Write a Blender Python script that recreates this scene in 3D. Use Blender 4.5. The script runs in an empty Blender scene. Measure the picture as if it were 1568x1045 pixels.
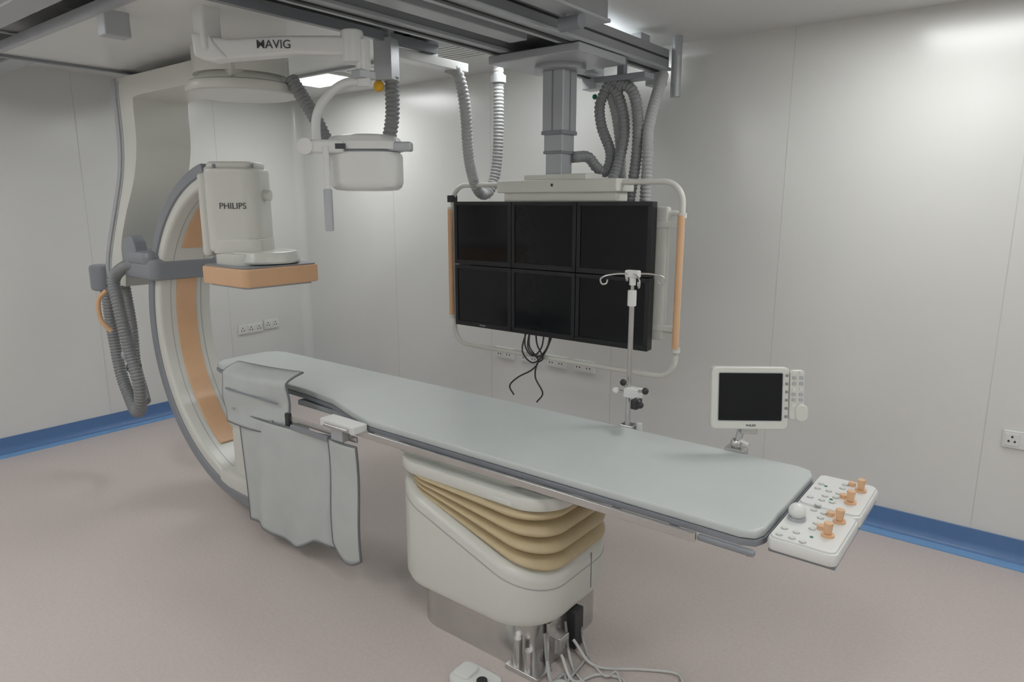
import bpy, math, random
from mathutils import Vector, Matrix
import bmesh
random.seed(4)
sc = bpy.context.scene
sc.view_settings.view_transform = 'Standard'

# ------------------------------------------------------------------ materials
MATS = {}
def mat(name, col, rough=0.5, metal=0.0, noise=0.0, nscale=20.0, bump=0.0, emit=None, estr=0.0, coat=0.0, spec=0.5):
    m = bpy.data.materials.new(name); m.use_nodes = True
    nt = m.node_tree; b = nt.nodes['Principled BSDF']
    b.inputs['Base Color'].default_value = (*col, 1)
    b.inputs['Roughness'].default_value = rough
    b.inputs['Metallic'].default_value = metal
    b.inputs['Specular IOR Level'].default_value = spec
    b.inputs['Coat Weight'].default_value = coat
    b.inputs['Coat Roughness'].default_value = 0.15
    tc = nt.nodes.new('ShaderNodeTexCoord')
    n = nt.nodes.new('ShaderNodeTexNoise'); n.inputs['Scale'].default_value = nscale
    n.inputs['Detail'].default_value = 4
    nt.links.new(tc.outputs['Object'], n.inputs['Vector'])
    if noise > 0:
        r = nt.nodes.new('ShaderNodeValToRGB')
        r.color_ramp.elements[0].position = 0.3; r.color_ramp.elements[1].position = 0.7
        r.color_ramp.elements[0].color = (*[c*(1-noise) for c in col], 1)
        r.color_ramp.elements[1].color = (*[min(1, c*(1+noise)) for c in col], 1)
        nt.links.new(n.outputs['Fac'], r.inputs['Fac'])
        nt.links.new(r.outputs['Color'], b.inputs['Base Color'])
    if bump > 0:
        bp = nt.nodes.new('ShaderNodeBump'); bp.inputs['Strength'].default_value = bump
        bp.inputs['Distance'].default_value = 0.01
        nt.links.new(n.outputs['Fac'], bp.inputs['Height'])
        nt.links.new(bp.outputs['Normal'], b.inputs['Normal'])
    if emit:
        b.inputs['Emission Color'].default_value = (*emit, 1)
        b.inputs['Emission Strength'].default_value = estr
    MATS[name] = m
    return m
WALL = mat('wall_panel', (0.735, 0.74, 0.715), 0.22, noise=0.012, nscale=1.5, spec=0.6)
SEAM = mat('wall_seam', (0.60, 0.60, 0.58), 0.6)
CEIL = mat('ceiling_panel', (0.70, 0.705, 0.69), 0.5, noise=0.01, nscale=2)
FLOOR = mat('vinyl_floor', (0.60, 0.53, 0.50), 0.36, noise=0.045, nscale=70, bump=0.02)
BLUE = mat('blue_skirting', (0.10, 0.20, 0.40), 0.4, noise=0.03)
BLUE2 = mat('blue_floor_border', (0.21, 0.40, 0.68), 0.4, noise=0.03)
CREAM = mat('cream_plastic', (0.69, 0.695, 0.645), 0.38, noise=0.01, nscale=5, coat=0.2)
WHITE = mat('white_plastic', (0.75, 0.76, 0.74), 0.35, noise=0.01, nscale=5, coat=0.2)
GREY = mat('grey_plastic', (0.25, 0.265, 0.29), 0.4, noise=0.02, nscale=8, coat=0.2)
LGREY = mat('light_grey_metal', (0.46, 0.48, 0.50), 0.38, metal=0.2, noise=0.02, nscale=8)
RAIL = mat('rail_aluminium', (0.38, 0.395, 0.41), 0.38, metal=0.3, noise=0.03, nscale=6)
STEEL = mat('brushed_steel', (0.58, 0.57, 0.56), 0.25, metal=0.9, noise=0.05, nscale=12)
DARK = mat('dark_plastic', (0.03, 0.03, 0.033), 0.45, noise=0.05)
ORANGE = mat('peach_plastic', (0.74, 0.46, 0.265), 0.38, noise=0.02, coat=0.2)
MATT = mat('mattress_vinyl', (0.56, 0.60, 0.59), 0.36, noise=0.02, nscale=6, bump=0.03)
BELLOW = mat('bellows_rubber', (0.57, 0.465, 0.285), 0.5, noise=0.04)
SCREEN = mat('screen_glass', (0.008, 0.009, 0.011), 0.12, noise=0.02, spec=0.3)
BEZEL = mat('black_bezel', (0.012, 0.012, 0.015), 0.35, noise=0.02)
DRAPE = mat('lead_vinyl', (0.53, 0.56, 0.55), 0.45, noise=0.03, nscale=9, bump=0.12)
PIPING = mat('drape_piping', (0.17, 0.18, 0.19), 0.6, noise=0.03)
HOSE = mat('hose_grey', (0.46, 0.47, 0.47), 0.42, noise=0.03)
HOSED = mat('hose_dark', (0.26, 0.27, 0.275), 0.42, noise=0.03)
CABLE = mat('cable_white', (0.6, 0.6, 0.58), 0.5, noise=0.02)
LIGHT = mat('lamp_diffuser', (0.9, 0.9, 0.9), 0.5, emit=(0.99, 1.0, 1.0), estr=13.3)
YEL = mat('yellow_plastic', (0.8, 0.45, 0.03), 0.4, noise=0.02)
RED = mat('red_plastic', (0.25, 0.03, 0.03), 0.4, noise=0.02)
GREEN = mat('green_plastic', (0.02, 0.2, 0.1), 0.4, noise=0.02)
INK = mat('print_ink', (0.06, 0.06, 0.07), 0.5, noise=0.02)

# ------------------------------------------------------------------ helpers
ROOT = None
XF = Matrix.Identity(4)
def root(name, loc=(0, 0, 0)):
    global ROOT, XF
    e = bpy.data.objects.new(name, None); e.empty_display_size = 0.1
    e.location = loc
    sc.collection.objects.link(e); ROOT = e; XF = Matrix.Identity(4)
    return e
def frame(loc, yaw=0.0, tilt=0.0):
    global XF
    XF = Matrix.Translation(loc) @ Matrix.Rotation(math.radians(yaw), 4, 'Z') @ Matrix.Rotation(math.radians(tilt), 4, 'X')
def make(name, verts, faces, m, bevel=0.0, seg=3, smooth=True, parent=True, angle=35, wn=False):
    me = bpy.data.meshes.new(name)
    me.from_pydata([XF @ Vector(v) for v in verts], [], faces)
    bm = bmesh.new(); bm.from_mesh(me)
    bmesh.ops.recalc_face_normals(bm, faces=bm.faces)
    for f in bm.faces: f.smooth = smooth
    if bevel <= 0:
        for e in bm.edges:
            if len(e.link_faces) == 2 and e.calc_face_angle(0) > math.radians(angle): e.smooth = False
    bm.to_mesh(me); bm.free()
    me.materials.append(m)
    o = bpy.data.objects.new(name, me); sc.collection.objects.link(o)
    if bevel > 0:
        b = o.modifiers.new('bevel', 'BEVEL'); b.width = bevel; b.segments = seg
        b.limit_method = 'ANGLE'; b.angle_limit = math.radians(35)
        w = o.modifiers.new('wn', 'WEIGHTED_NORMAL')
    elif wn:
        w = o.modifiers.new('wn', 'WEIGHTED_NORMAL'); w.keep_sharp = True
    if parent and ROOT is not None:
        o.parent = ROOT
        o.matrix_parent_inverse = Matrix.Translation(ROOT.location).inverted()
    return o
def box(name, x0, x1, y0, y1, z0, z1, m, bevel=0.0, seg=3, **k):
    v = [(x0,y0,z0),(x1,y0,z0),(x1,y1,z0),(x0,y1,z0),(x0,y0,z1),(x1,y0,z1),(x1,y1,z1),(x0,y1,z1)]
    f = [(0,3,2,1),(4,5,6,7),(0,1,5,4),(1,2,6,5),(2,3,7,6),(3,0,4,7)]
    return make(name, v, f, m, bevel, seg, **k)
def catmull(pts, n=10, closed=False):
    P = [Vector(p) for p in pts]; out = []
    N = len(P); rng = range(N if closed else N-1)
    for i in rng:
        if closed: a,b,c,d = P[(i-1)%N],P[i],P[(i+1)%N],P[(i+2)%N]
        else:
            a = P[i-1] if i > 0 else P[0]*2-P[1]
            b,c = P[i],P[i+1]
            d = P[i+2] if i+2 < N else P[-1]*2-P[-2]
        for k in range(n):
            t = k/n
            out.append(0.5*((2*b)+(c-a)*t+(2*a-5*b+4*c-d)*t*t+(3*b-a-3*c+d)*t**3))
    if not closed: out.append(P[-1])
    return out
def resample(pts, step):
    out = [pts[0].copy()]; acc = 0.0
    for i in range(1, len(pts)):
        a, b = pts[i-1], pts[i]; L = (b-a).length
        if L < 1e-9: continue
        d = step-acc
        while d <= L:
            out.append(a+(b-a)*(d/L)); d += step
        acc = L-(d-step)
    return out
def sweep(name, path, r, m, n=12, closed=False, cap=True, **k):
    P = [Vector(p) for p in path]; N = len(P)
    T = []
    for i in range(N):
        if closed: t = P[(i+1)%N]-P[i-1]
        else: t = P[min(i+1,N-1)]-P[max(i-1,0)]
        T.append(t.normalized())
    up = Vector((0,0,1)) if abs(T[0].z) < 0.9 else Vector((0,1,0))
    nrm = (up-T[0]*up.dot(T[0])).normalized()
    verts = []; faces = []
    for i in range(N):
        nrm = (nrm-T[i]*nrm.dot(T[i])).normalized()
        bn = T[i].cross(nrm)
        rr = r(i) if callable(r) else r
        for j in range(n):
            a = 2*math.pi*j/n
            verts.append(P[i]+nrm*math.cos(a)*rr+bn*math.sin(a)*rr)
    for i in range(N if closed else N-1):
        for j in range(n):
            i2 = (i+1)%N
            faces.append((i*n+j, i*n+(j+1)%n, i2*n+(j+1)%n, i2*n+j))
    if not closed and cap:
        faces.append(tuple(range(n-1,-1,-1))); faces.append(tuple((N-1)*n+j for j in range(n)))
    k.setdefault('angle', 60)
    return make(name, verts, faces, m, **k)
def tube(name, pts, r, m, n=12, smoothpath=True, seg=10, **k):
    path = catmull(pts, seg) if smoothpath and len(pts) > 2 else [Vector(p) for p in pts]
    return sweep(name, path, r, m, n, **k)
def hose(name, pts, r, m, pitch=0.020, n=14):
    path = resample(catmull(pts, 24), pitch/4)
    return sweep(name, path, lambda i: r*(1, .94, .80, .94)[i % 4], m, n, angle=180)
def loft(name, rings, m, cap=True, **k):
    n = len(rings[0]); verts = [p for r in rings for p in r]; faces = []
    for i in range(len(rings)-1):
        for j in range(n):
            faces.append((i*n+j, i*n+(j+1)%n, (i+1)*n+(j+1)%n, (i+1)*n+j))
    if cap:
        faces.append(tuple(range(n-1,-1,-1))); faces.append(tuple((len(rings)-1)*n+j for j in range(n)))
        k.setdefault('wn', True)
    return make(name, verts, faces, m, **k)
def rrect(x0, x1, y0, y1, r, n=6):
    out = []
    for cx, cy, a0 in ((x1-r,y0+r,-90),(x1-r,y1-r,0),(x0+r,y1-r,90),(x0+r,y0+r,180)):
        for k in range(n+1):
            a = math.radians(a0+90*k/n); out.append((cx+r*math.cos(a), cy+r*math.sin(a)))
    return out
def slab(name, x0, x1, y0, y1, z0, z1, r, m, e=0.01, n=6, **k):
    """rounded-rect slab with softened top and bottom edges"""
    rings = []
    for ins, z in ((e,z0),(e*0.3,z0+e*0.3),(0,z0+e),(0,z1-e),(e*0.3,z1-e*0.3),(e,z1)):
        rings.append([(x,y,z) for x,y in rrect(x0+ins,x1-ins,y0+ins,y1-ins,max(r-ins,0.002),n)])
    return loft(name, rings, m, **k)
def prism(name, pts, plane, a, b, m, bevel=0.0, seg=3, **k):
    n = len(pts)
    def P(p, h):
        return {'XY':(p[0],p[1],h),'XZ':(p[0],h,p[1]),'YZ':(h,p[0],p[1])}[plane]
    v = [P(p,a) for p in pts]+[P(p,b) for p in pts]
    f = [tuple(range(n)), tuple(range(2*n-1,n-1,-1))]+[(i,(i+1)%n,n+(i+1)%n,n+i) for i in range(n)]
    return make(name, v, f, m, bevel, seg, **k)
def cyl(name, c, r, z0, z1, m, n=28, r2=None, e=0.0, **k):
    r2 = r if r2 is None else r2
    prof = [(r, z0), (r2, z1)] if e <= 0 else [(r-e,z0),(r-e*.3,z0+e*.3),(r,z0+e),(r2,z1-e),(r2-e*.3,z1-e*.3),(r2-e,z1)]
    rings = [[(c[0]+rr*math.cos(2*math.pi*j/n), c[1]+rr*math.sin(2*math.pi*j/n), z) for j in range(n)] for rr, z in prof]
    return loft(name, rings, m, **k)
def rod(name, a, b, r, m, n=12, **k):
    return sweep(name, [a, b], r, m, n, **k)
def ball(name, c, r, m, sz=1.0, n=16):
    rings = []
    for i in range(1, 9):
        t = math.pi*i/9
        rings.append([(c[0]+r*math.sin(t)*math.cos(2*math.pi*j/n), c[1]+r*math.sin(t)*math.sin(2*math.pi*j/n), c[2]-r*sz*math.cos(t)) for j in range(n)])
    return loft(name, rings, m, angle=80, wn=False)
def arc_band(name, cx, cz, rin, rout, y0, y1, a0, a1, m, bevel=0.0, n=64):
    v = []; f = []
    for i in range(n+1):
        a = math.radians(a0+(a1-a0)*i/n); c, s = math.cos(a), math.sin(a)
        v += [(cx+rin*c,y0,cz+rin*s),(cx+rin*c,y1,cz+rin*s),(cx+rout*c,y1,cz+rout*s),(cx+rout*c,y0,cz+rout*s)]
    for i in range(n):
        for j in range(4):
            f.append((i*4+j, i*4+(j+1)%4, (i+1)*4+(j+1)%4, (i+1)*4+j))
    f += [(3,2,1,0), (n*4,n*4+1,n*4+2,n*4+3)]
    return make(name, v, f, m, bevel, 3)
def text(name, s, size, M, m, ext=0.0008):
    cu = bpy.data.curves.new(name, 'FONT'); cu.body = s; cu.size = size; cu.extrude = ext
    cu.offset = size*0.002
    cu.align_x = 'CENTER'; cu.align_y = 'CENTER'
    o = bpy.data.objects.new(name, cu); sc.collection.objects.link(o)
    dg = bpy.context.evaluated_depsgraph_get()
    me = bpy.data.meshes.new_from_object(o.evaluated_get(dg))
    bpy.data.objects.remove(o)
    me.transform(M); me.materials.clear(); me.materials.append(m)
    o2 = bpy.data.objects.new(name, me); sc.collection.objects.link(o2)
    o2.parent = ROOT; o2.matrix_parent_inverse = Matrix.Translation(ROOT.location).inverted()
    return o2

# ------------------------------------------------------------------ room
XL, XR, YB, YF, H = -5.56, 2.2, 3.92, -2.2, 2.62
box('floor', XL-.1, XR+.1, YF-.1, YB+.1, -0.1, 0, FLOOR)
box('ceiling', XL-.1, XR+.1, YF-.1, YB+.1, H, H+.1, CEIL)
box('wall_back', XL-.1, XR+.1, YB, YB+.1, 0, H, WALL)
box('wall_left', XL-.1, XL, YF, YB, 0, H, WALL)
box('wall_right', XR, XR+.1, YF, YB, 0, H, WALL)
box('wall_front', XL-.1, XR+.1, YF-.1, YF, 0, H, WALL)
i = 1
for x in (-4.30, -3.26, -2.22, -1.18, -0.14, 0.90, 1.94):
    box('trim_%d' % i, x-.002, x+.002, YB-.001, YB+.01, .1, H, SEAM); i += 1
for y in (2.08, 1.04, 0.0, -1.04, 3.12):
    box('trim_%d' % i, XL-.01, XL+.001, y-.002, y+.002, .1, H, SEAM); i += 1
cove = [(YB,.115),(YB-.012,.115),(YB-.014,.05),(YB-.022,.025),(YB-.04,.008),(YB-.065,.004),(YB-.065,0),(YB,0)]
prism('baseboard_back', cove, 'YZ', XL, XR, BLUE)
box('trim_%d' % i, XL, XR, YB-.11, YB-.045, 0, .007, BLUE2); i += 1
covl = [(XL,.115),(XL+.012,.115),(XL+.014,.05),(XL+.022,.025),(XL+.04,.008),(XL+.065,.004),(XL+.065,0),(XL,0)]
prism('baseboard_left', covl, 'XZ', YF, YB, BLUE)
box('trim_%d' % i, XL+.045, XL+.11, YF, YB-.11, 0, .007, BLUE2); i += 1
cc = [(XL, YB)]+[(XL+.07-.07*math.sin(math.radians(a)), YB-.07+.07*math.cos(math.radians(a))) for a in range(0, 91, 10)]
prism('trim_%d' % i, cc, 'XY', .1, H, WALL); i += 1

# ------------------------------------------------------------------ ceiling lights / vents
for (x, y) in ((-4.4,3.25),(-2.27,3.25),(-0.4,3.2),(-4.6,0.4),(-2.9,-.3),(-0.5,0.9),(-3.4,-1.5),(-0.8,-1.3),(1.4,2.2),(1.4,-.2)):
    root('ceiling_light', (x, y, H))
    box('diffuser', x-.27, x+.27, y-.27, y+.27, H-.012, H-.004, LIGHT)
    for a in ((-.3,.3,-.3,-.27),(-.3,.3,.27,.3),(-.3,-.27,-.27,.27),(.27,.3,-.27,.27)):
        box('trim_frame', x+a[0], x+a[1], y+a[2], y+a[3], H-.018, H, WHITE)
for (x, y) in ((-3.75,3.05),(-2.98,3.2)):
    root('air_vent', (x, y, H))
    box('back', x-.2, x+.2, y-.2, y+.2, H-.004, H, DARK)
    for k in range(9):
        box('louvre_%d' % k, x-.2, x+.2, y-.19+k*.045, y-.165+k*.045, H-.02, H-.004, WHITE)
    for a in ((-.22,.22,-.22,-.2),(-.22,.22,.2,.22),(-.22,-.2,-.2,.2),(.2,.22,-.2,.2)):
        box('surround', x+a[0], x+a[1], y+a[2], y+a[3], H-.02, H, WHITE)

# ------------------------------------------------------------------ wall sockets
def socket_back(x, z, w=.17):
    root('wall_socket', (x, YB, z))
    box('plate', x-w/2, x+w/2, YB-.014, YB, z-.043, z+.043, WHITE, .004)
    for dx in (-w*.28, w*.2):
        box('module', x+dx-.028, x+dx+.028, YB-.018, YB-.012, z-.03, z+.03, WHITE, .002)
        for ax, az in ((0,.014),(-.012,-.008),(.012,-.008)):
            box('pin_hole', x+dx+ax-.004, x+dx+ax+.004, YB-.019, YB-.017, z+az-.005, z+az+.005, DARK)
for x in (-3.12,-2.885,-2.65,-2.42,0.02): socket_back(x, .61)
def socket_left(y, z, w):
    root('wall_socket', (XL, y, z))
    box('plate', XL, XL+.014, y-w/2, y+w/2, z-.043, z+.043, WHITE, .004)
    k = int(w/.075)
    for j in range(k):
        yy = y-w/2+w*(j+.5)/k
        box('module', XL+.012, XL+.018, yy-.028, yy+.028, z-.03, z+.03, WHITE, .002)
        for ay, az in ((0,.014),(-.012,-.008),(.012,-.008)):
            box('pin_hole', XL+.017, XL+.019, yy+ay-.004, yy+ay+.004, z+az-.005, z+az+.005, DARK)
socket_left(3.30, .61, .24); socket_left(3.51, .625, .15)

# ------------------------------------------------------------------ ceiling rails
root('ceiling_rail_system', (-2.1, 1.6, H))
for x in (-2.28, -1.86):
    box('rail_body', x-.045, x+.045, -1.2, 3.76, 2.46, 2.56, RAIL, .004)
    box('rail_lip', x-.06, x+.06, -1.2, 3.76, 2.445, 2.462, LGREY, .003)
    box('rail_groove', x-.012, x+.012, -1.2, 3.765, 2.438, 2.447, DARK)
    box('rail_side_line', x+.044, x+.0475, -1.2, 3.75, 2.505, 2.515, DARK)
    for y in (-.6, .9, 2.2, 3.5):
        box('hanger', x-.03, x+.03, y-.05, y+.05, 2.55, H-.02, LGREY, .004)
box('rail_web', -2.24, -1.9, -1.2, 3.62, 2.50, 2.515, RAIL)
box('cable_tray', -2.12, -2.02, -1.2, 2.7, 2.455, 2.50, LGREY, .004)
box('side_rail', -1.72, -1.64, -1.2, 2.78, 2.50, 2.58, RAIL, .004)
box('side_rail_lip', -1.735, -1.625, -1.2, 2.78, 2.487, 2.502, LGREY, .003)
for y in (.9, 2.4): box('side_hanger', -1.70, -1.66, y-.04, y+.04, 2.57, H, LGREY)
for y in (1.12, 1.5, 2.62):
    x1 = -2.3 if y != 1.12 else -2.9
    box('cross_rail', -5.45, x1, y-.045, y+.045, 2.50, 2.59, RAIL, .004)
    box('cross_lip', -5.45, x1, y-.06, y+.06, 2.488, 2.502, LGREY, .003)
    box('cross_groove', -5.45, x1, y-.047, y-.044, 2.54, 2.55, DARK)
    for x in (-5.2, -4.0, -3.2): box('cross_hanger', x-.04, x+.04, y-.03, y+.03, 2.585, H, LGREY, .004)
for x in (-4.55, -3.45, -2.85):
    box('tie_beam', x-.03, x+.03, .9, 2.7, 2.545, 2.60, RAIL, .004)
box('end_bumper', -1.93, -1.83, 3.70, 3.78, 2.37, 2.46, LGREY, .006)
box('end_box', -2.33, -2.23, 3.66, 3.76, 2.38, 2.46, LGREY, .006)
box('stop_block', -3.10, -3.03, 1.28, 1.38, 2.37, 2.5, LGREY, .006)
box('hose_hanger_bar', -2.64, -2.56, 2.36, 2.9, 2.40, 2.445, WHITE, .004)
box('hose_hanger_post', -2.63, -2.57, 2.6, 2.68, 2.44, H, LGREY, .004)
for y in (2.55,):
    rod('pulley', (-1.63,y,2.45), (-1.73,y,2.45), .03, GREY, 18)
    box('pulley_strap', -1.70,-1.66,y-.012,y+.012,2.45,2.50,LGREY)

# ------------------------------------------------------------------ C-arm
CX, CZ, Y0, Y1 = -3.32, 1.0, 1.88, 2.2
root('c_arm_xray_machine', (-3.33, 2.04, 2.5))
arc_band('arc_body', CX, CZ, .82, .92, Y0, Y1, 99, 272, CREAM, .02)
arc_band('arc_rim_near', CX, CZ, .875, .935, Y0-.012, Y0+.03, 101, 272, GREY, .008)
arc_band('arc_rim_far', CX, CZ, .865, .935, Y1-.03, Y1+.012, 106, 272, GREY, .008)
arc_band('arc_stripe_upper', CX, CZ, .812, .83, 1.98, 2.10, 112, 146, ORANGE, .004)
arc_band('arc_stripe_lower', CX, CZ, .812, .83, 1.98, 2.10, 160, 238, ORANGE, .004)
arc_band('arc_groove_near', CX, CZ, .8185, .822, 1.945, 1.95, 101, 270, LGREY)
arc_band('arc_groove_far', CX, CZ, .8185, .822, 2.13, 2.135, 101, 270, LGREY)
# sleeve
slab('sleeve', -4.46, -4.04, 1.82, 2.24, 1.27, 1.40, .05, GREY, .03)
slab('sleeve_collar', -4.36, -4.08, 1.805, 2.255, 1.36, 1.44, .05, GREY, .03)
prism('sleeve_lug', [(-4.42,1.36),(-4.28,1.36),(-4.22,1.40),(-4.25,1.50),(-4.29,1.53),(-4.36,1.52),(-4.42,1.45)], 'XZ', 1.815, 1.90, GREY, .015)
# L-arm
outer = catmull([(-3.15,0,2.42),(-4.0,0,2.42),(-4.33,0,2.42),(-4.385,0,2.38),(-4.39,0,2.08),(-4.44,0,1.88),(-4.57,0,1.66),(-4.70,0,1.45),(-4.76,0,1.3),(-4.72,0,1.2)], 5)
inner = catmull([(-4.55,0,1.2),(-4.52,0,1.32),(-4.55,0,1.45),(-4.44,0,1.64),(-4.28,0,1.85),(-4.20,0,2.05),(-4.19,0,2.27),(-4.15,0,2.305),(-3.9,0,2.31),(-3.15,0,2.31)], 5)
prism('l_arm', [(p.x,p.z) for p in outer]+[(p.x,p.z) for p in inner], 'XZ', 1.875, 2.195, CREAM, .012)
o2 = [(p.x-.032, p.z+.0) for p in outer[12:]]
prism('l_arm_rim', [(p.x+.01,p.z) for p in outer[12:]]+o2[::-1], 'XZ', 1.865, 2.205, LGREY, .006)
prism('l_arm_side_line', [(p.x+.022,p.z) for p in outer[14:-2]]+[(p.x+.035,p.z) for p in outer[14:-2]][::-1], 'XZ', 1.872, 1.876, LGREY)
# ceiling swivel
cyl('swivel_disc', (-3.33,2.04), .27, 2.25, 2.30, CREAM, 48, e=.015)
cyl('swivel_cone', (-3.33,2.04), .245, 2.298, 2.345, CREAM, 48, r2=.20)
cyl('swivel_drum', (-3.33,2.04), .23, 2.34, 2.47, CREAM, 48)
cyl('swivel_gap', (-3.33,2.04), .255, 2.292, 2.302, GREY, 48)
box('carriage_plate', -4.35, -2.55, 1.28, 2.62, 2.465, 2.50, WHITE, .004)
for a in ((-4.37,-4.34,1.26,2.64),(-2.56,-2.53,1.26,2.64)): box('carriage_edge', a[0],a[1],a[2],a[3],2.45,2.49,GREY)
for a in ((-4.35,-2.55,1.26,1.29),(-4.35,-2.55,2.61,2.64)): box('carriage_side', a[0],a[1],a[2],a[3],2.45,2.49,LGREY)
# swivel motor + hoses
cyl('motor_cap', (-4.89,1.88), .075, 1.15, 1.32, GREY, 24, e=.02)
box('motor_link', -4.88, -4.7, 1.87, 1.95, 1.2, 1.27, GREY, .01)
hose('hose_drop', [(-4.86,1.88,1.16),(-4.84,1.88,.9),(-4.76,1.87,.62),(-4.64,1.86,.46),(-4.52,1.84,.40),(-4.38,1.81,.45),(-4.34,1.80,.62),(-4.40,1.79,.84),(-4.45,1.78,1.1),(-4.50,1.79,1.25),(-4.42,1.82,1.33),(-4.3,1.86,1.36)], .038, HOSED)
hose('hose_drop_inner', [(-4.74,1.95,1.2),(-4.70,1.95,.9),(-4.66,1.93,.68),(-4.58,1.92,.52),(-4.46,1.88,.46)], .032, HOSED)
tube('orange_handle', [(-4.60,1.78,1.18),(-4.63,1.74,1.12),(-4.63,1.74,1.0),(-4.60,1.78,.92)], .014, ORANGE)
rod('handle_mount_top', (-4.70,1.88,1.19),(-4.60,1.78,1.18),.012,GREY)
ball('cable_gland', (-4.55,1.87,.68), .045, DARK)
ball('cable_gland_cap', (-4.58,1.86,.76), .045, LGREY)
# detector
YAW = 38
frame((-3.42, 2.02, 0), YAW)
slab('detector_housing', -.145, .145, -.13, .14, 1.46, 1.895, .075, CREAM, .025, n=10)
slab('housing_top', -.13, .13, -.11, .11, 1.885, 1.925, .06, CREAM, .018, n=8)
box('housing_side_cover', -.170,-.12,-.105,.06,1.44,1.87,CREAM,.022)
for sx in (-.07, .125):
    cyl('bolt', (sx,-.11), .008, 1.89, 1.912, GREY, 12)
rod('housing_knob', (.135,-.02,1.755), (.18,-.02,1.755), .028, CREAM, 20)
slab('housing_base', -.12, .155, -.135, .12, 1.455, 1.535, .07, CREAM, .012, n=8)
text('logo', 'PHILIPS', .044, XF @ Matrix.Translation((0.02,-.1315,1.70)) @ Matrix.Rotation(math.radians(90),4,'X'), INK)
XF = Matrix.Identity(4)
cyl('detector_disc', (-3.28,2.07), .175, 1.405, 1.47, CREAM, 48, r2=.165, e=.014)
slab('disc_mount', -3.50,-3.2,1.88,2.2,1.39,1.46,.08,CREAM,.01)
slab('detector_plate', -3.52, -3.10, 1.83, 2.28, 1.30, 1.395, .035, ORANGE, .012)
slab('detector_face', -3.49, -3.13, 1.86, 2.25, 1.29, 1.303, .02, LGREY, .003)
slab('detector_rim', -3.51, -3.11, 1.84, 2.27, 1.393, 1.402, .03, GREY, .003)
# tube tank under table
slab('arc_foot', -3.62, -3.1, 1.87, 2.21, .12, .22, .05, CREAM, .02)
slab('tube_housing', -3.52, -3.08, 1.9, 2.18, .20, .5, .08, CREAM, .03)
cyl('tube_collimator', (-3.30,2.04), .11, .5, .6, LGREY, 28, e=.01)
# gantry drop box, ball and swag hose
frame((-2.56,2.32,0), 20)
box('junction_case', -.045,.045,-.045,.045,2.28,2.47,LGREY,.006)
box('junction_mount', -.03,.03,-.03,.03,2.46,H,LGREY,.004)
ball('signal_ball', (-.03,-.03,2.255), .026, YEL)
XF = Matrix.Identity(4)
hose('cable_hose', [(-2.55,2.34,2.30),(-2.56,2.34,2.1),(-2.62,2.33,1.96),(-2.75,2.30,1.90),(-2.9,2.25,1.98),(-2.98,2.2,2.15),(-3.08,2.15,2.33)], .036, HOSED)

# ------------------------------------------------------------------ boom + lamp
root('surgical_lamp', (-2.72, 1.53, 2.55))
box('ceiling_post', -2.76, -2.68, 1.49, 1.57, 2.30, H, WHITE, .012)
A = Vector((-2.72,1.53,2.32)); B = Vector((-2.29,1.866,2.325))
d = (B-A).normalized()
ang = math.degrees(math.atan2(d.y, d.x))
frame(A, ang)
L = (B-A).length
prism('spring_arm', [(-.03,-.045),(.06,-.052),(.35,-.03),(L+.02,-.035),(L+.03,.0),(L+.02,.04),(.3,.04),(.1,.028),(-.02,.04),(-.04,0)], 'XZ', -.035, .035, WHITE, .014)
prism('arm_cover', [(-.045,-.04),(.03,-.056),(.09,-.045),(.05,.0),(.02,.045),(-.05,.05)], 'XZ', -.042, .042, WHITE, .012)
text('arm_label', 'MAVIG', .045, XF @ Matrix.Translation((.27,-.037,.004)) @ Matrix.Rotation(math.radians(90),4,'X'), INK)
XF = Matrix.Identity(4)
cyl('elbow', (-2.27,1.88), .045, 2.26, 2.385, WHITE, 24, e=.012)
cyl('elbow_lower', (-2.24,1.905), .03, 2.17, 2.35, WHITE, 24, e=.006)
box('elbow_brake', -2.27,-2.21,1.865,1.945,2.2,2.235, LGREY,.006)
tube('curved_arm', [(-2.235,1.915,2.19),(-2.285,1.85,2.185),(-2.33,1.79,2.13),(-2.357,1.755,2.05),(-2.357,1.75,1.93)], .018, WHITE)
frame((-2.205, 1.873, 0), YAW)
def er(ins, z): return [(x,y,z) for x,y in rrect(-.138+ins,.138-ins,-.12+ins,.12-ins,.07,8)]
loft('lamp_body', [er(.05,1.765),er(.02,1.768),er(.006,1.78),er(0,1.80),er(0,1.90),er(.004,1.912)], WHITE)
loft('lamp_gap', [er(.008,1.908),er(.008,1.925)], GREY)
loft('lamp_cap', [er(-.004,1.922),er(-.006,1.95),er(.01,1.972),er(.05,1.982)], WHITE)
box('lamp_yoke_left', -.215, -.06, -.135, -.09, 1.905, 1.955, WHITE, .012)
box('lamp_yoke_right', .10, .195, -.10, -.04, 1.915, 1.95, LGREY, .008)
rod('yoke_pivot', (-.205,-.14,1.93), (-.205,-.08,1.93), .03, WHITE, 20)
cyl('handle_rod', (-.127,-.135), .012, 1.76, 1.93, WHITE, 16)
cyl('handle_grip', (-.127,-.135), .017, 1.61, 1.77, LGREY, 16, e=.005)
box('lamp_label', -.09, -.05, -.1365, -.1345, 1.92, 1.94, INK)

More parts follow.
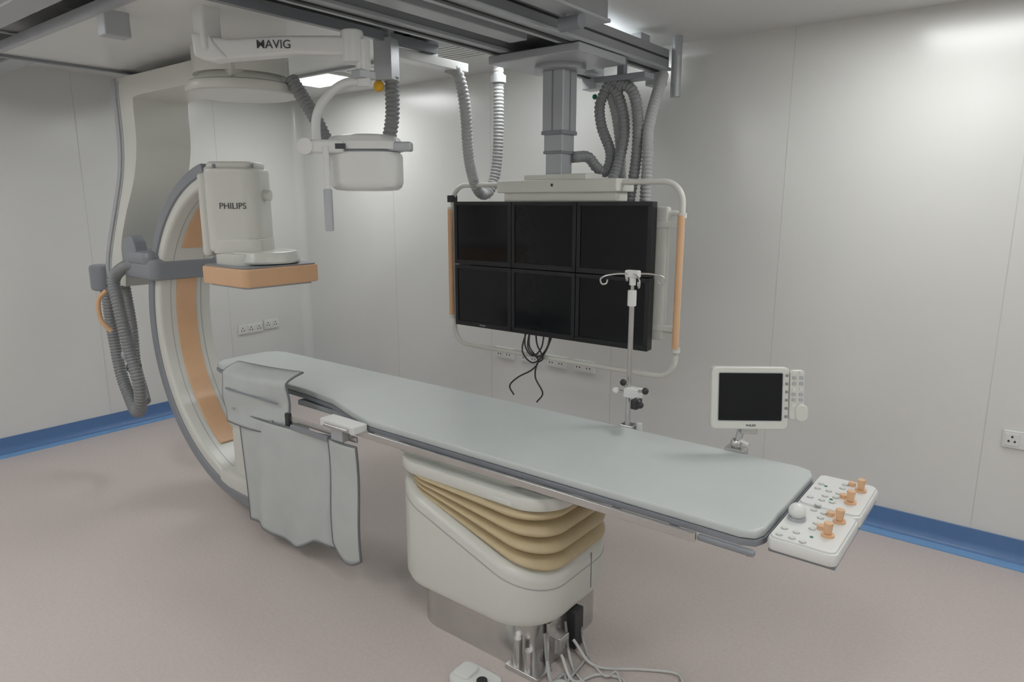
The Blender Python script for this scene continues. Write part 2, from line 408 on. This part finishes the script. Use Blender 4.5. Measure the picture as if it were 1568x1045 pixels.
# ------------------------------------------------------------------ monitor boom
root('monitor_boom', (-2.056, 3.0, 2.45))
YM = 3.03
box('trolley', -2.34,-1.80,2.80,3.24,2.40,2.44,LGREY,.006)
cyl('turntable', (-2.07,3.05), .13, 2.372, 2.402, RAIL, 36, e=.006)
def colbox(nm, h, z0, z1, m, bv): box(nm, -2.073-h, -2.073+h, 3.05-h, 3.05+h, z0, z1, m, bv)
colbox('column_upper', .064, 2.07, 2.375, LGREY, .006)
box('column_upper_groove', -2.077, -2.069, 2.983, 2.99, 2.08,2.37,GREY)
box('column_upper_groove_side', -2.010, -2.0065, 3.046, 3.054, 2.08,2.37,GREY)
colbox('column_joint', .068, 2.06, 2.08, GREY, .004)
colbox('column_middle', .057, 1.975, 2.062, LGREY, .005)
colbox('column_joint2', .060, 1.965, 1.98, GREY, .004)
colbox('column_lower', .050, 1.86, 1.968, LGREY, .005)
box('header_cap', -2.25,-1.86,2.98,3.14,1.832,1.862,CREAM,.006)
box('header', -2.43,-1.68,2.97,3.15,1.77,1.835,CREAM,.008)
box('header_lower', -2.40,-1.70,3.0,3.12,1.725,1.772,CREAM,.005)
cyl('header_button', (-2.06,2.972), .007, 1.8,1.814, DARK, 12)
fr = [(x,YM,z) for x,z in rrect(-2.81,-1.363,.875,1.816,.10,8)]
sweep('frame_tube', fr, .014, CREAM, 14, closed=True)
rod('handle_left', (-2.815,YM-.02,1.05), (-2.815,YM-.02,1.68), .016, ORANGE, 16)
rod('handle_right', (-1.358,YM-.02,1.03), (-1.358,YM-.02,1.66), .016, ORANGE, 16)
for x in (-2.815,-1.358):
    for z in (1.04,1.68) if x < -2 else (1.02,1.66):
        cyl('handle_clamp', (x,YM-.01), .021, z-.012, z+.012, CREAM, 16)
box('clip', -2.83,-2.79,YM-.03,YM+.02,1.72,1.76,DARK,.004)
for k,x0 in enumerate((-2.762,-2.338,-1.914)):
    for j,z0 in enumerate((1.000,1.364)):
        x1, z1 = x0+.420, z0+.360
        yy = YM-.045
        box('monitor_shell', x0,x1,yy+.008,yy+.055,z0,z1,BEZEL,.005)
        w = .022
        for nm,a in (('b',(x0,x1,z0,z0+w+.006)),('t',(x0,x1,z1-w,z1)),('l',(x0,x0+w,z0+w,z1-w+.001)),('r',(x1-w,x1,z0+w,z1-w+.001))):
            box('bezel_'+nm, a[0],a[1],yy,yy+.012,a[2],a[3],BEZEL,.002)
        box('screen', x0+w,x1-w,yy+.006,yy+.009,z0+w,z1-w,SCREEN)
text('monitor_label', 'PHILIPS', .014, Matrix.Translation((-2.55,YM-.0455,1.013)) @ Matrix.Rotation(math.radians(90),4,'X'), LGREY)
box('back_panel', -2.70,-1.53,YM+.01,YM+.08,1.04,1.69,BEZEL,.01)
box('crossbar_low', -2.80,-1.37,YM+.012,YM+.028,1.10,1.13,CREAM,.003)
box('crossbar_high', -2.80,-1.37,YM+.012,YM+.028,1.60,1.63,CREAM,.003)
box('side_panel', -1.52,-1.445,YM+.02,YM+.06,1.05,1.70,CREAM,.01)
sweep('side_loop', [(x,YM+.04,z) for x,z in rrect(-1.455,-1.385,1.10,1.67,.03,6)], .013, CREAM, 12, closed=True)
for k,pts in enumerate((
    [(-2.24,YM,1.02),(-2.22,YM-.03,.93),(-2.16,YM-.03,.86),(-2.20,YM-.03,.80),(-2.30,YM-.03,.74),(-2.36,YM-.03,.68),(-2.33,YM-.03,.63)],
    [(-2.20,YM,1.02),(-2.16,YM-.04,.95),(-2.12,YM-.04,.88),(-2.16,YM-.04,.84),(-2.17,YM-.04,.76),(-2.12,YM-.04,.68),(-2.16,YM-.04,.62)],
    [(-2.27,YM,1.02),(-2.25,YM-.03,.93),(-2.20,YM-.03,.88),(-2.14,YM-.03,.93),(-2.14,YM,1.02)],
    [(-2.10,YM,1.02),(-2.10,YM-.03,.94),(-2.16,YM-.03,.88),(-2.23,YM-.03,.92),(-2.24,YM,1.02)],
    [(-2.26,YM,1.02),(-2.27,YM-.03,.9),(-2.2,YM-.03,.84),(-2.12,YM-.03,.9),(-2.08,YM,1.02)])):
    tube('signal_lead_%d' % k, pts, .0045, DARK, 8)

# ------------------------------------------------------------------ hoses
root('corrugated_hose', (-2.6, 3.0, 2.4))
hose('hose', [(-2.62,2.80,2.42),(-2.58,2.82,2.40),(-2.56,2.84,2.33),(-2.56,2.87,2.2),(-2.60,2.94,1.96),(-2.645,3.05,1.81),(-2.665,3.14,1.765),(-2.66,3.20,1.80),(-2.65,3.24,1.92),(-2.64,3.25,2.15),(-2.64,3.25,2.45),(-2.64,3.25,H-.01)], .033, HOSE)
cyl('collar', (-2.64,3.25), .045, 2.40, 2.44, LGREY, 20)
root('corrugated_hose', (-1.7, 3.3, H))
hose('hose', [(-1.78,3.62,2.40),(-1.72,3.45,2.3),(-1.70,3.32,2.1),(-1.69,3.3,1.9),(-1.69,3.28,1.55)], .031, HOSE)
hose('hose_b', [(-1.86,3.3,2.33),(-1.79,3.3,2.28),(-1.755,3.3,2.15),(-1.755,3.3,1.95),(-1.78,3.28,1.70)], .030, HOSED)
hose('hose_c', [(-1.93,3.3,2.33),(-1.87,3.3,2.26),(-1.83,3.3,2.10),(-1.85,3.28,1.92),(-1.88,3.2,1.74)], .030, HOSED)
hose('hose_d', [(-2.01,3.09,1.95),(-1.99,3.2,1.955),(-1.96,3.25,1.90),(-1.92,3.28,1.885),(-1.91,3.3,1.98),(-1.97,3.3,2.12),(-1.98,3.3,2.24),(-1.91,3.3,2.34),(-1.84,3.3,2.30)], .030, HOSED)
hose('hose_e', [(-1.94,3.33,2.3),(-1.91,3.36,2.15),(-1.88,3.36,1.95),(-1.84,3.3,1.75)], .028, HOSE)
box('hose_clamp', -2.0,-1.70,3.26,3.36,2.335,2.365,GREY,.005)
box('hose_clamp_post', -1.88,-1.84,3.29,3.33,2.36,2.45,GREY,.004)
rod('ceiling_pipe', (-1.76,3.74,2.3), (-1.76,3.74,H), .028, LGREY, 16)
for k,(x,z,mm) in enumerate(((-2.04,2.28,GREEN),(-1.99,2.30,RED))): ball('cable_tag_%d' % k, (x,3.34,z), .014, mm)  # small green and red balls behind the hose bundle

# ------------------------------------------------------------------ patient table
root('patient_table', (-1.6, 2.08, 0))
loft('plinth', [[(x,y,z) for x,y in rrect(-1.93,-1.31,1.80,2.32,.13,8)] for z in (0,.26)], STEEL)
def shz(x): return .645+(x+2.03)*(.385-.645)/(.75)
def shring(ins, f, dz=0):
    out = []
    for x,y in rrect(-2.03+ins,-1.27-ins,1.755+ins,2.37-ins,.19-ins*.5,10):
        z = .18+(shz(x)-.18)*f+dz
        out.append((x,y,z))
    return out
loft('pedestal_shell', [shring(.035,0),shring(.010,0,.008),shring(0,0,.035),shring(0,.5),shring(0,1,-.035),shring(.006,1,-.012),shring(.03,1,0),shring(.06,1,-.01)], CREAM, angle=50)
loft('shell_groove', [shring(-.001,1,-.060),shring(-.001,1,-.055)], LGREY, cap=False)
box('shell_door_line', -1.2712,-1.268,2.13,2.134,.22,.37,GREY)
# bellows: rounded folds converging toward the head side
rings = []
NB = 4; SUB = 10
for k in range(NB*SUB+1):
    f = k/(NB*SUB); ph = (k % SUB)/SUB
    ins = .068-.062*abs(math.sin(math.pi*ph))**.55
    rings.append([(x,y,(shz(x)-.01)+(.650-(shz(x)-.01))*f) for x,y in rrect(-2.0+ins,-1.262-ins,1.778+ins,2.355-ins,.16,10)])
loft('bellows', rings, BELLOW, angle=180, wn=False)
# carriage
slab('carriage_lower', -2.06,-1.24,1.79,2.37,.640,.698,.16,CREAM,.018,n=10)
slab('carriage_mid', -2.11,-1.36,1.85,2.34,.692,.728,.10,CREAM,.012,n=8)
box('carriage_gap', -2.0,-1.3,1.90,2.30,.715,.735,GREY)
box('carriage_step', -1.52,-1.40,1.786,1.80,.652,.672,CREAM,.004)
near, far = 1.83, 2.43
pts = [(-.60,near),(-.56,near+.015),(-.545,near+.055),(-.545,far-.055),(-.56,far-.015),(-.60,far),(-2.3,far),(-3.0,2.425),(-3.68,2.42),(-3.75,2.40),(-3.79,2.35),(-3.80,2.2),(-3.79,2.06),(-3.75,2.0),(-3.68,1.98),(-2.85,1.965),(-2.6,1.94),(-2.35,1.86),(-2.22,near)]
cy = 2.12
def inset(d): return [(p[0]+(d if p[0] < -3 else (-d if p[0] > -1 else 0)), p[1]+(d if p[1] < cy-.1 else (-d if p[1] > cy+.1 else 0))) for p in pts]
loft('mattress', [[(x,y,z) for x,y in inset(i_)] for i_,z in ((.005,.772),(0,.776),(0,.792),(.002,.798),(.006,.802))], MATT, angle=60)
loft('carbon_board', [[(x,y,z) for x,y in inset(i_)] for i_,z in ((.03,.740),(-.004,.754),(-.004,.772))], GREY)
box('side_rail_near', -2.30,-.72,1.798,1.813,.732,.760,STEEL,.003)
box('side_rail_far', -2.30,-.62,2.445,2.460,.728,.756,STEEL,.003)
for x in (-2.2,-1.8,-1.4,-1.0,-.8):
    box('rail_spacer', x-.015,x+.015,1.812,1.84,.735,.752,STEEL); box('rail_spacer_far', x-.015,x+.015,2.42,2.447,.735,.752,STEEL)
box('end_trim', -.72,-.55,1.81,1.83,.734,.752,GREY,.006)
ball('rail_end_cap', (-.57,1.825,.738), .010, RED)
box('under_beam', -2.9,-.6,1.95,2.30,.715,.742,LGREY,.006)
# service connectors and a dark opening at the plinth corner
box('bracket_plate', -1.308,-1.292,1.88,2.12,0,.18,STEEL,.003)
box('connector_dark', -1.295,-1.255,2.0,2.06,.02,.18,DARK,.004)  # black block painted in for the shade inside an opening
box('connector_block', -1.295,-1.255,1.90,1.96,.05,.12,STEEL,.004)
for k in range(2): rod('connector_%d' % k, (-1.38+.05*k,1.80,.0), (-1.38+.05*k,1.80,.13-.03*k), .016, STEEL, 14)
box('bracket_foot', -1.42,-1.27,1.775,1.87,0,.02,STEEL,.003)

root('floor_cables', (-1.15, 1.85, 0))
rnd = random.Random(8)
starts = [(-1.30,1.86),(-1.28,1.97),(-1.28,2.07)]
for k in range(6):
    sx, sy = starts[k % 3]
    ex, ey = -1.0+rnd.uniform(-.2,.2), 1.72+rnd.uniform(-.1,.3)
    pts3 = [(sx,sy,.15),(sx+.035,sy-.03,.06),(sx+.07,sy-.05,.010)]
    for j in range(3):
        t = (j+1)/4
        pts3.append((sx+.07+(ex-sx)*t+rnd.uniform(-.05,.05), sy-.05+(ey-sy)*t+rnd.uniform(-.07,.07), .008+.004*(k % 3)))
    pts3.append((ex+.1, ey-.12, .008))
    tube('cable_%d' % k, pts3, .005 if k % 3 else .007, CABLE if k % 2 else HOSE, 8)
tube('cable_long', [(-1.25,1.98,.08),(-1.15,1.98,.012),(-1.0,2.08,.008),(-.88,2.13,.008),(-.84,2.0,.008),(-.9,1.8,.008)], .006, CABLE, 8)
tube('cable_loop', [(-1.25,1.90,.06),(-1.17,1.86,.012),(-1.12,1.95,.008),(-1.03,1.98,.008),(-1.0,1.88,.008),(-1.08,1.80,.010),(-1.16,1.78,.012),(-1.1,1.7,.008)], .006, CABLE, 8)

root('foot_switch', (-1.47,1.66,0))
slab('switch_base', -1.54,-1.36,1.58,1.70,0,.03,.03,WHITE,.008)
slab('switch_pedal', -1.53,-1.46,1.60,1.68,.028,.042,.02,WHITE,.005)
cyl('switch_button', (-1.41,1.63), .020, .028, .042, DARK, 20)

# ------------------------------------------------------------------ control panel
rnd = random.Random(3)
root('table_control_panel', (-.44, 2.12, .73))
for k,(y0,y1) in enumerate(((1.855,2.135),(2.142,2.43))):
    slab('module_%d' % k, -.535,-.345,y0,y1,.748,.788,.025,WHITE,.012)
    slab('module_top_%d' % k, -.528,-.352,y0+.008,y1-.008,.784,.793,.02,WHITE,.004)
box('panel_gasket', -.53,-.35,1.87,2.42,.738,.75,GREY,.004)
for (x,y) in ((-.394,1.955),(-.389,2.067),(-.394,2.229),(-.388,2.347)):
    cyl('knob_base', (x,y), .018, .790,.800, ORANGE, 20)
    cyl('knob', (x,y), .010, .80,.835, ORANGE, 16, r2=.013, e=.003)
for (x,y) in ((-.42,1.99),(-.42,2.10),(-.42,2.26),(-.42,2.38)):
    cyl('dial', (x,y), .012, .79,.805, ORANGE, 16)
cyl('ball_socket', (-.494,2.01), .026, .79,.802, LGREY, 24)
ball('trackball', (-.494,2.01,.820), .025, WHITE)
for y in [1.88+.045*k for k in range(12)]:
    for x in (-.505,-.47,-.44):
        if abs(x+.494) < .03 and abs(y-2.01) < .05: continue
        if rnd.random() < .8:
            yy = y+rnd.uniform(-.005,.005)
            cyl('button_ring', (x,yy), .0105, .79,.794, LGREY, 12)
            cyl('button', (x,yy), .008, .79,.797, CREAM, 12)
for (x,y) in ((-.44,1.9),(-.46,2.2),(-.5,2.3)): cyl('button_green', (x+.012,y+.02), .005, .79,.795, GREEN, 10)

# ------------------------------------------------------------------ table-side display
root('touch_screen_monitor', (-.838, 2.44, .8))
box('clamp', -.875,-.80,2.42,2.475,.76,.815,STEEL,.005)
rod('stalk', (-.838,2.445,.81), (-.82,2.445,.905), .013, STEEL)
ball('swivel', (-.838,2.445,.83), .022, STEEL)
rod('lever', (-.838,2.445,.85), (-.79,2.44,.835), .008, WHITE)
frame((-.80,2.445,1.015), 36, -8)
prism('display_body', rrect(-.145,.135,-.115,.115,.018,5), 'XZ', -.02, .022, CREAM, .006)
prism('display_bezel', rrect(-.122,.112,-.084,.096,.006,3), 'XZ', -.0215, -.018, LGREY)
prism('display_screen', rrect(-.119,.109,-.081,.093,.004,3), 'XZ', -.0225, -.0195, SCREEN)
text('display_label', 'PHILIPS', .011, XF @ Matrix.Translation((0,-.0205,-.100)) @ Matrix.Rotation(math.radians(90),4,'X'), INK)
prism('keypad', rrect(.138,.192,-.08,.105,.014,5), 'XZ', -.018, .012, CREAM, .006)
for kx in (.152,.178):
    for kz in range(7):
        prism('key', rrect(kx-.007,kx+.007,-.03+kz*.02,-.018+kz*.02,.003,2), 'XZ', -.0215,-.017, LGREY if kz % 3 else WHITE)
for kz in range(6): prism('side_key', rrect(.120,.130,-.07+kz*.03,-.06+kz*.03,.003,2), 'XZ', -.0235,-.019, GREY)
prism('keypad_handset', rrect(.158,.205,-.085,-.02,.022,6), 'XZ', -.026, .01, CREAM, .006)
box('neck', -.03,.03,-.01,.03,-.135,-.10,STEEL,.006)

# ------------------------------------------------------------------ IV pole
root('iv_pole', (-1.295, 2.44, .8))
box('rail_clamp', -1.325,-1.265,2.425,2.475,.755,.812,STEEL,.005)
cyl('clamp_knob', (-1.25,2.46), .012,.79,.82, WHITE, 14)
cyl('pole', (-1.295,2.44), .0105, .80,1.34, STEEL, 16)
cyl('pole_inner', (-1.295,2.44), .007, 1.33,1.44, STEEL, 14)
cyl('grip', (-1.295,2.44), .018, 1.31,1.375, WHITE, 18, e=.004)
box('hook_hub', -1.325,-1.265,2.425,2.455,1.425,1.455,WHITE,.006)
cyl('hub_stem', (-1.295,2.44), .013, 1.395,1.43, WHITE, 14)
for a in (38, 218, 130, 310):
    ca, sa = math.cos(math.radians(a)), math.sin(math.radians(a))
    P = lambda s, z: (-1.295+ca*s, 2.44+sa*s, z)
    tube('hook_%d' % a, [P(.01,1.44),P(.06,1.44),P(.11,1.432),P(.128,1.418),P(.122,1.400),P(.105,1.402),P(.10,1.418)], .0035, STEEL, 8)
box('clamp_block', -1.31,-1.24,2.42,2.46,.93,.975,WHITE,.006)
for a,b,c in (((-1.25,2.43,.965),(-1.20,2.40,.98),0),((-1.25,2.43,.94),(-1.21,2.38,.925),0),((-1.30,2.43,.97),(-1.30,2.40,1.0),0),((-1.31,2.44,.95),(-1.345,2.42,.955),1)):
    rod('screw', a, b, .006, STEEL, 10)
    ball('star_knob', b, .014, DARK if not c else WHITE, 1.0, 10)
box('jaw', -1.255,-1.225,2.38,2.43,.90,.94,DARK,.005)

# ------------------------------------------------------------------ lead curtain
root('lead_curtain', (-2.8, 1.78, .7))
def cloth(name, x0, x1, ztop, zbot, yfun, m, nx=40, nz=30, th=.006):
    v = []; f = []
    for j in range(nz+1):
        for i_ in range(nx+1):
            s, t = i_/nx, j/nz
            zt, zb = ztop(s), zbot(s)
            v.append((x0(t)+(x1(t)-x0(t))*s, yfun(s,t), zt+(zb-zt)*t))
    for j in range(nz):
        for i_ in range(nx):
            a = j*(nx+1)+i_; f.append((a,a+1,a+nx+2,a+nx+1))
    o = make(name, v, f, m, angle=180)
    md = o.modifiers.new('thick','SOLIDIFY'); md.thickness = th; md.offset = 0
    edge = [v[i_] for i_ in range(nx+1)]+[v[j*(nx+1)+nx] for j in range(1,nz+1)]+[v[nz*(nx+1)+i_] for i_ in range(nx-1,-1,-1)]+[v[j*(nx+1)] for j in range(nz-1,0,-1)]
    sweep(name+'_piping', edge, .0055, PIPING, 8, closed=True)
    return o
cloth('lower_curtain', lambda t: -3.20+.03*t, lambda t: -2.43-.01*t,
      lambda s: .66+.03*s, lambda s: .07+.06*s+.03*s*math.sin(s*9)-(.03 if .3<s<.8 else 0)*math.sin((s-.3)*6.28),
      lambda s,t: 1.80-.03*math.sin(s*3.1)+.014*math.sin(s*11+t*2)*t+.012*math.sin(s*19-1)*t*t, DRAPE)
cloth('side_strip', lambda t: -2.425, lambda t: -2.235,
      lambda s: .69, lambda s: .185-.05*math.sin(math.pi*s)-.03*s, lambda s,t: 1.775-.008*math.sin(s*3.1)+.006*math.sin(t*6), DRAPE, 16, 24)
def flapy(s,t):
    return 1.80-.02*math.sin(s*3.14)+(.10*(1-t/.15)**2 if t < .15 else 0)+.006*math.sin(t*9+s*4)
cloth('upper_flap', lambda t: -3.34+.02*t, lambda t: -2.76+.02*t,
      lambda s: .885+.03*s, lambda s: .585+.035*s, flapy, DRAPE, 24, 24, .009)
box('flap_slot', -3.26,-2.80,1.768,1.776,.775,.785,GREY,.002)
for x in (-3.2,-2.86): cyl('snap', (x,1.772), .007,.675,.685, STEEL, 12)
box('hinge_bar_a', -2.78,-2.25,1.79,1.80,.70,.725,STEEL,.003)
box('hinge_bar_b', -2.70,-2.42,1.765,1.78,.675,.698,GREY,.003)
box('hinge_post', -2.76,-2.73,1.78,1.80,.64,.74,DARK,.003)
box('rail_clamp', -2.44,-2.21,1.745,1.822,.755,.79,WHITE,.006)
box('rail_clamp_block', -2.38,-2.30,1.755,1.80,.70,.76,LGREY,.005)
rod('clamp_screw', (-2.40,1.74,.77),(-2.24,1.74,.77), .008, STEEL)

# ------------------------------------------------------------------ camera / world
cd = bpy.data.cameras.new('camera'); cam = bpy.data.objects.new('camera', cd)
sc.collection.objects.link(cam)
cd.lens = 24; cd.sensor_width = 36; cd.clip_start = .02
cam.location = (0, 0, 1.72)
cam.rotation_euler = (math.radians(90-11.5), 0, math.radians(38))
sc.camera = cam
w = bpy.data.worlds.new('world'); sc.world = w; w.use_nodes = True
w.node_tree.nodes['Background'].inputs[0].default_value = (.5,.5,.5,1)
w.node_tree.nodes['Background'].inputs[1].default_value = .2
print('OBJECTS', len(bpy.data.objects))
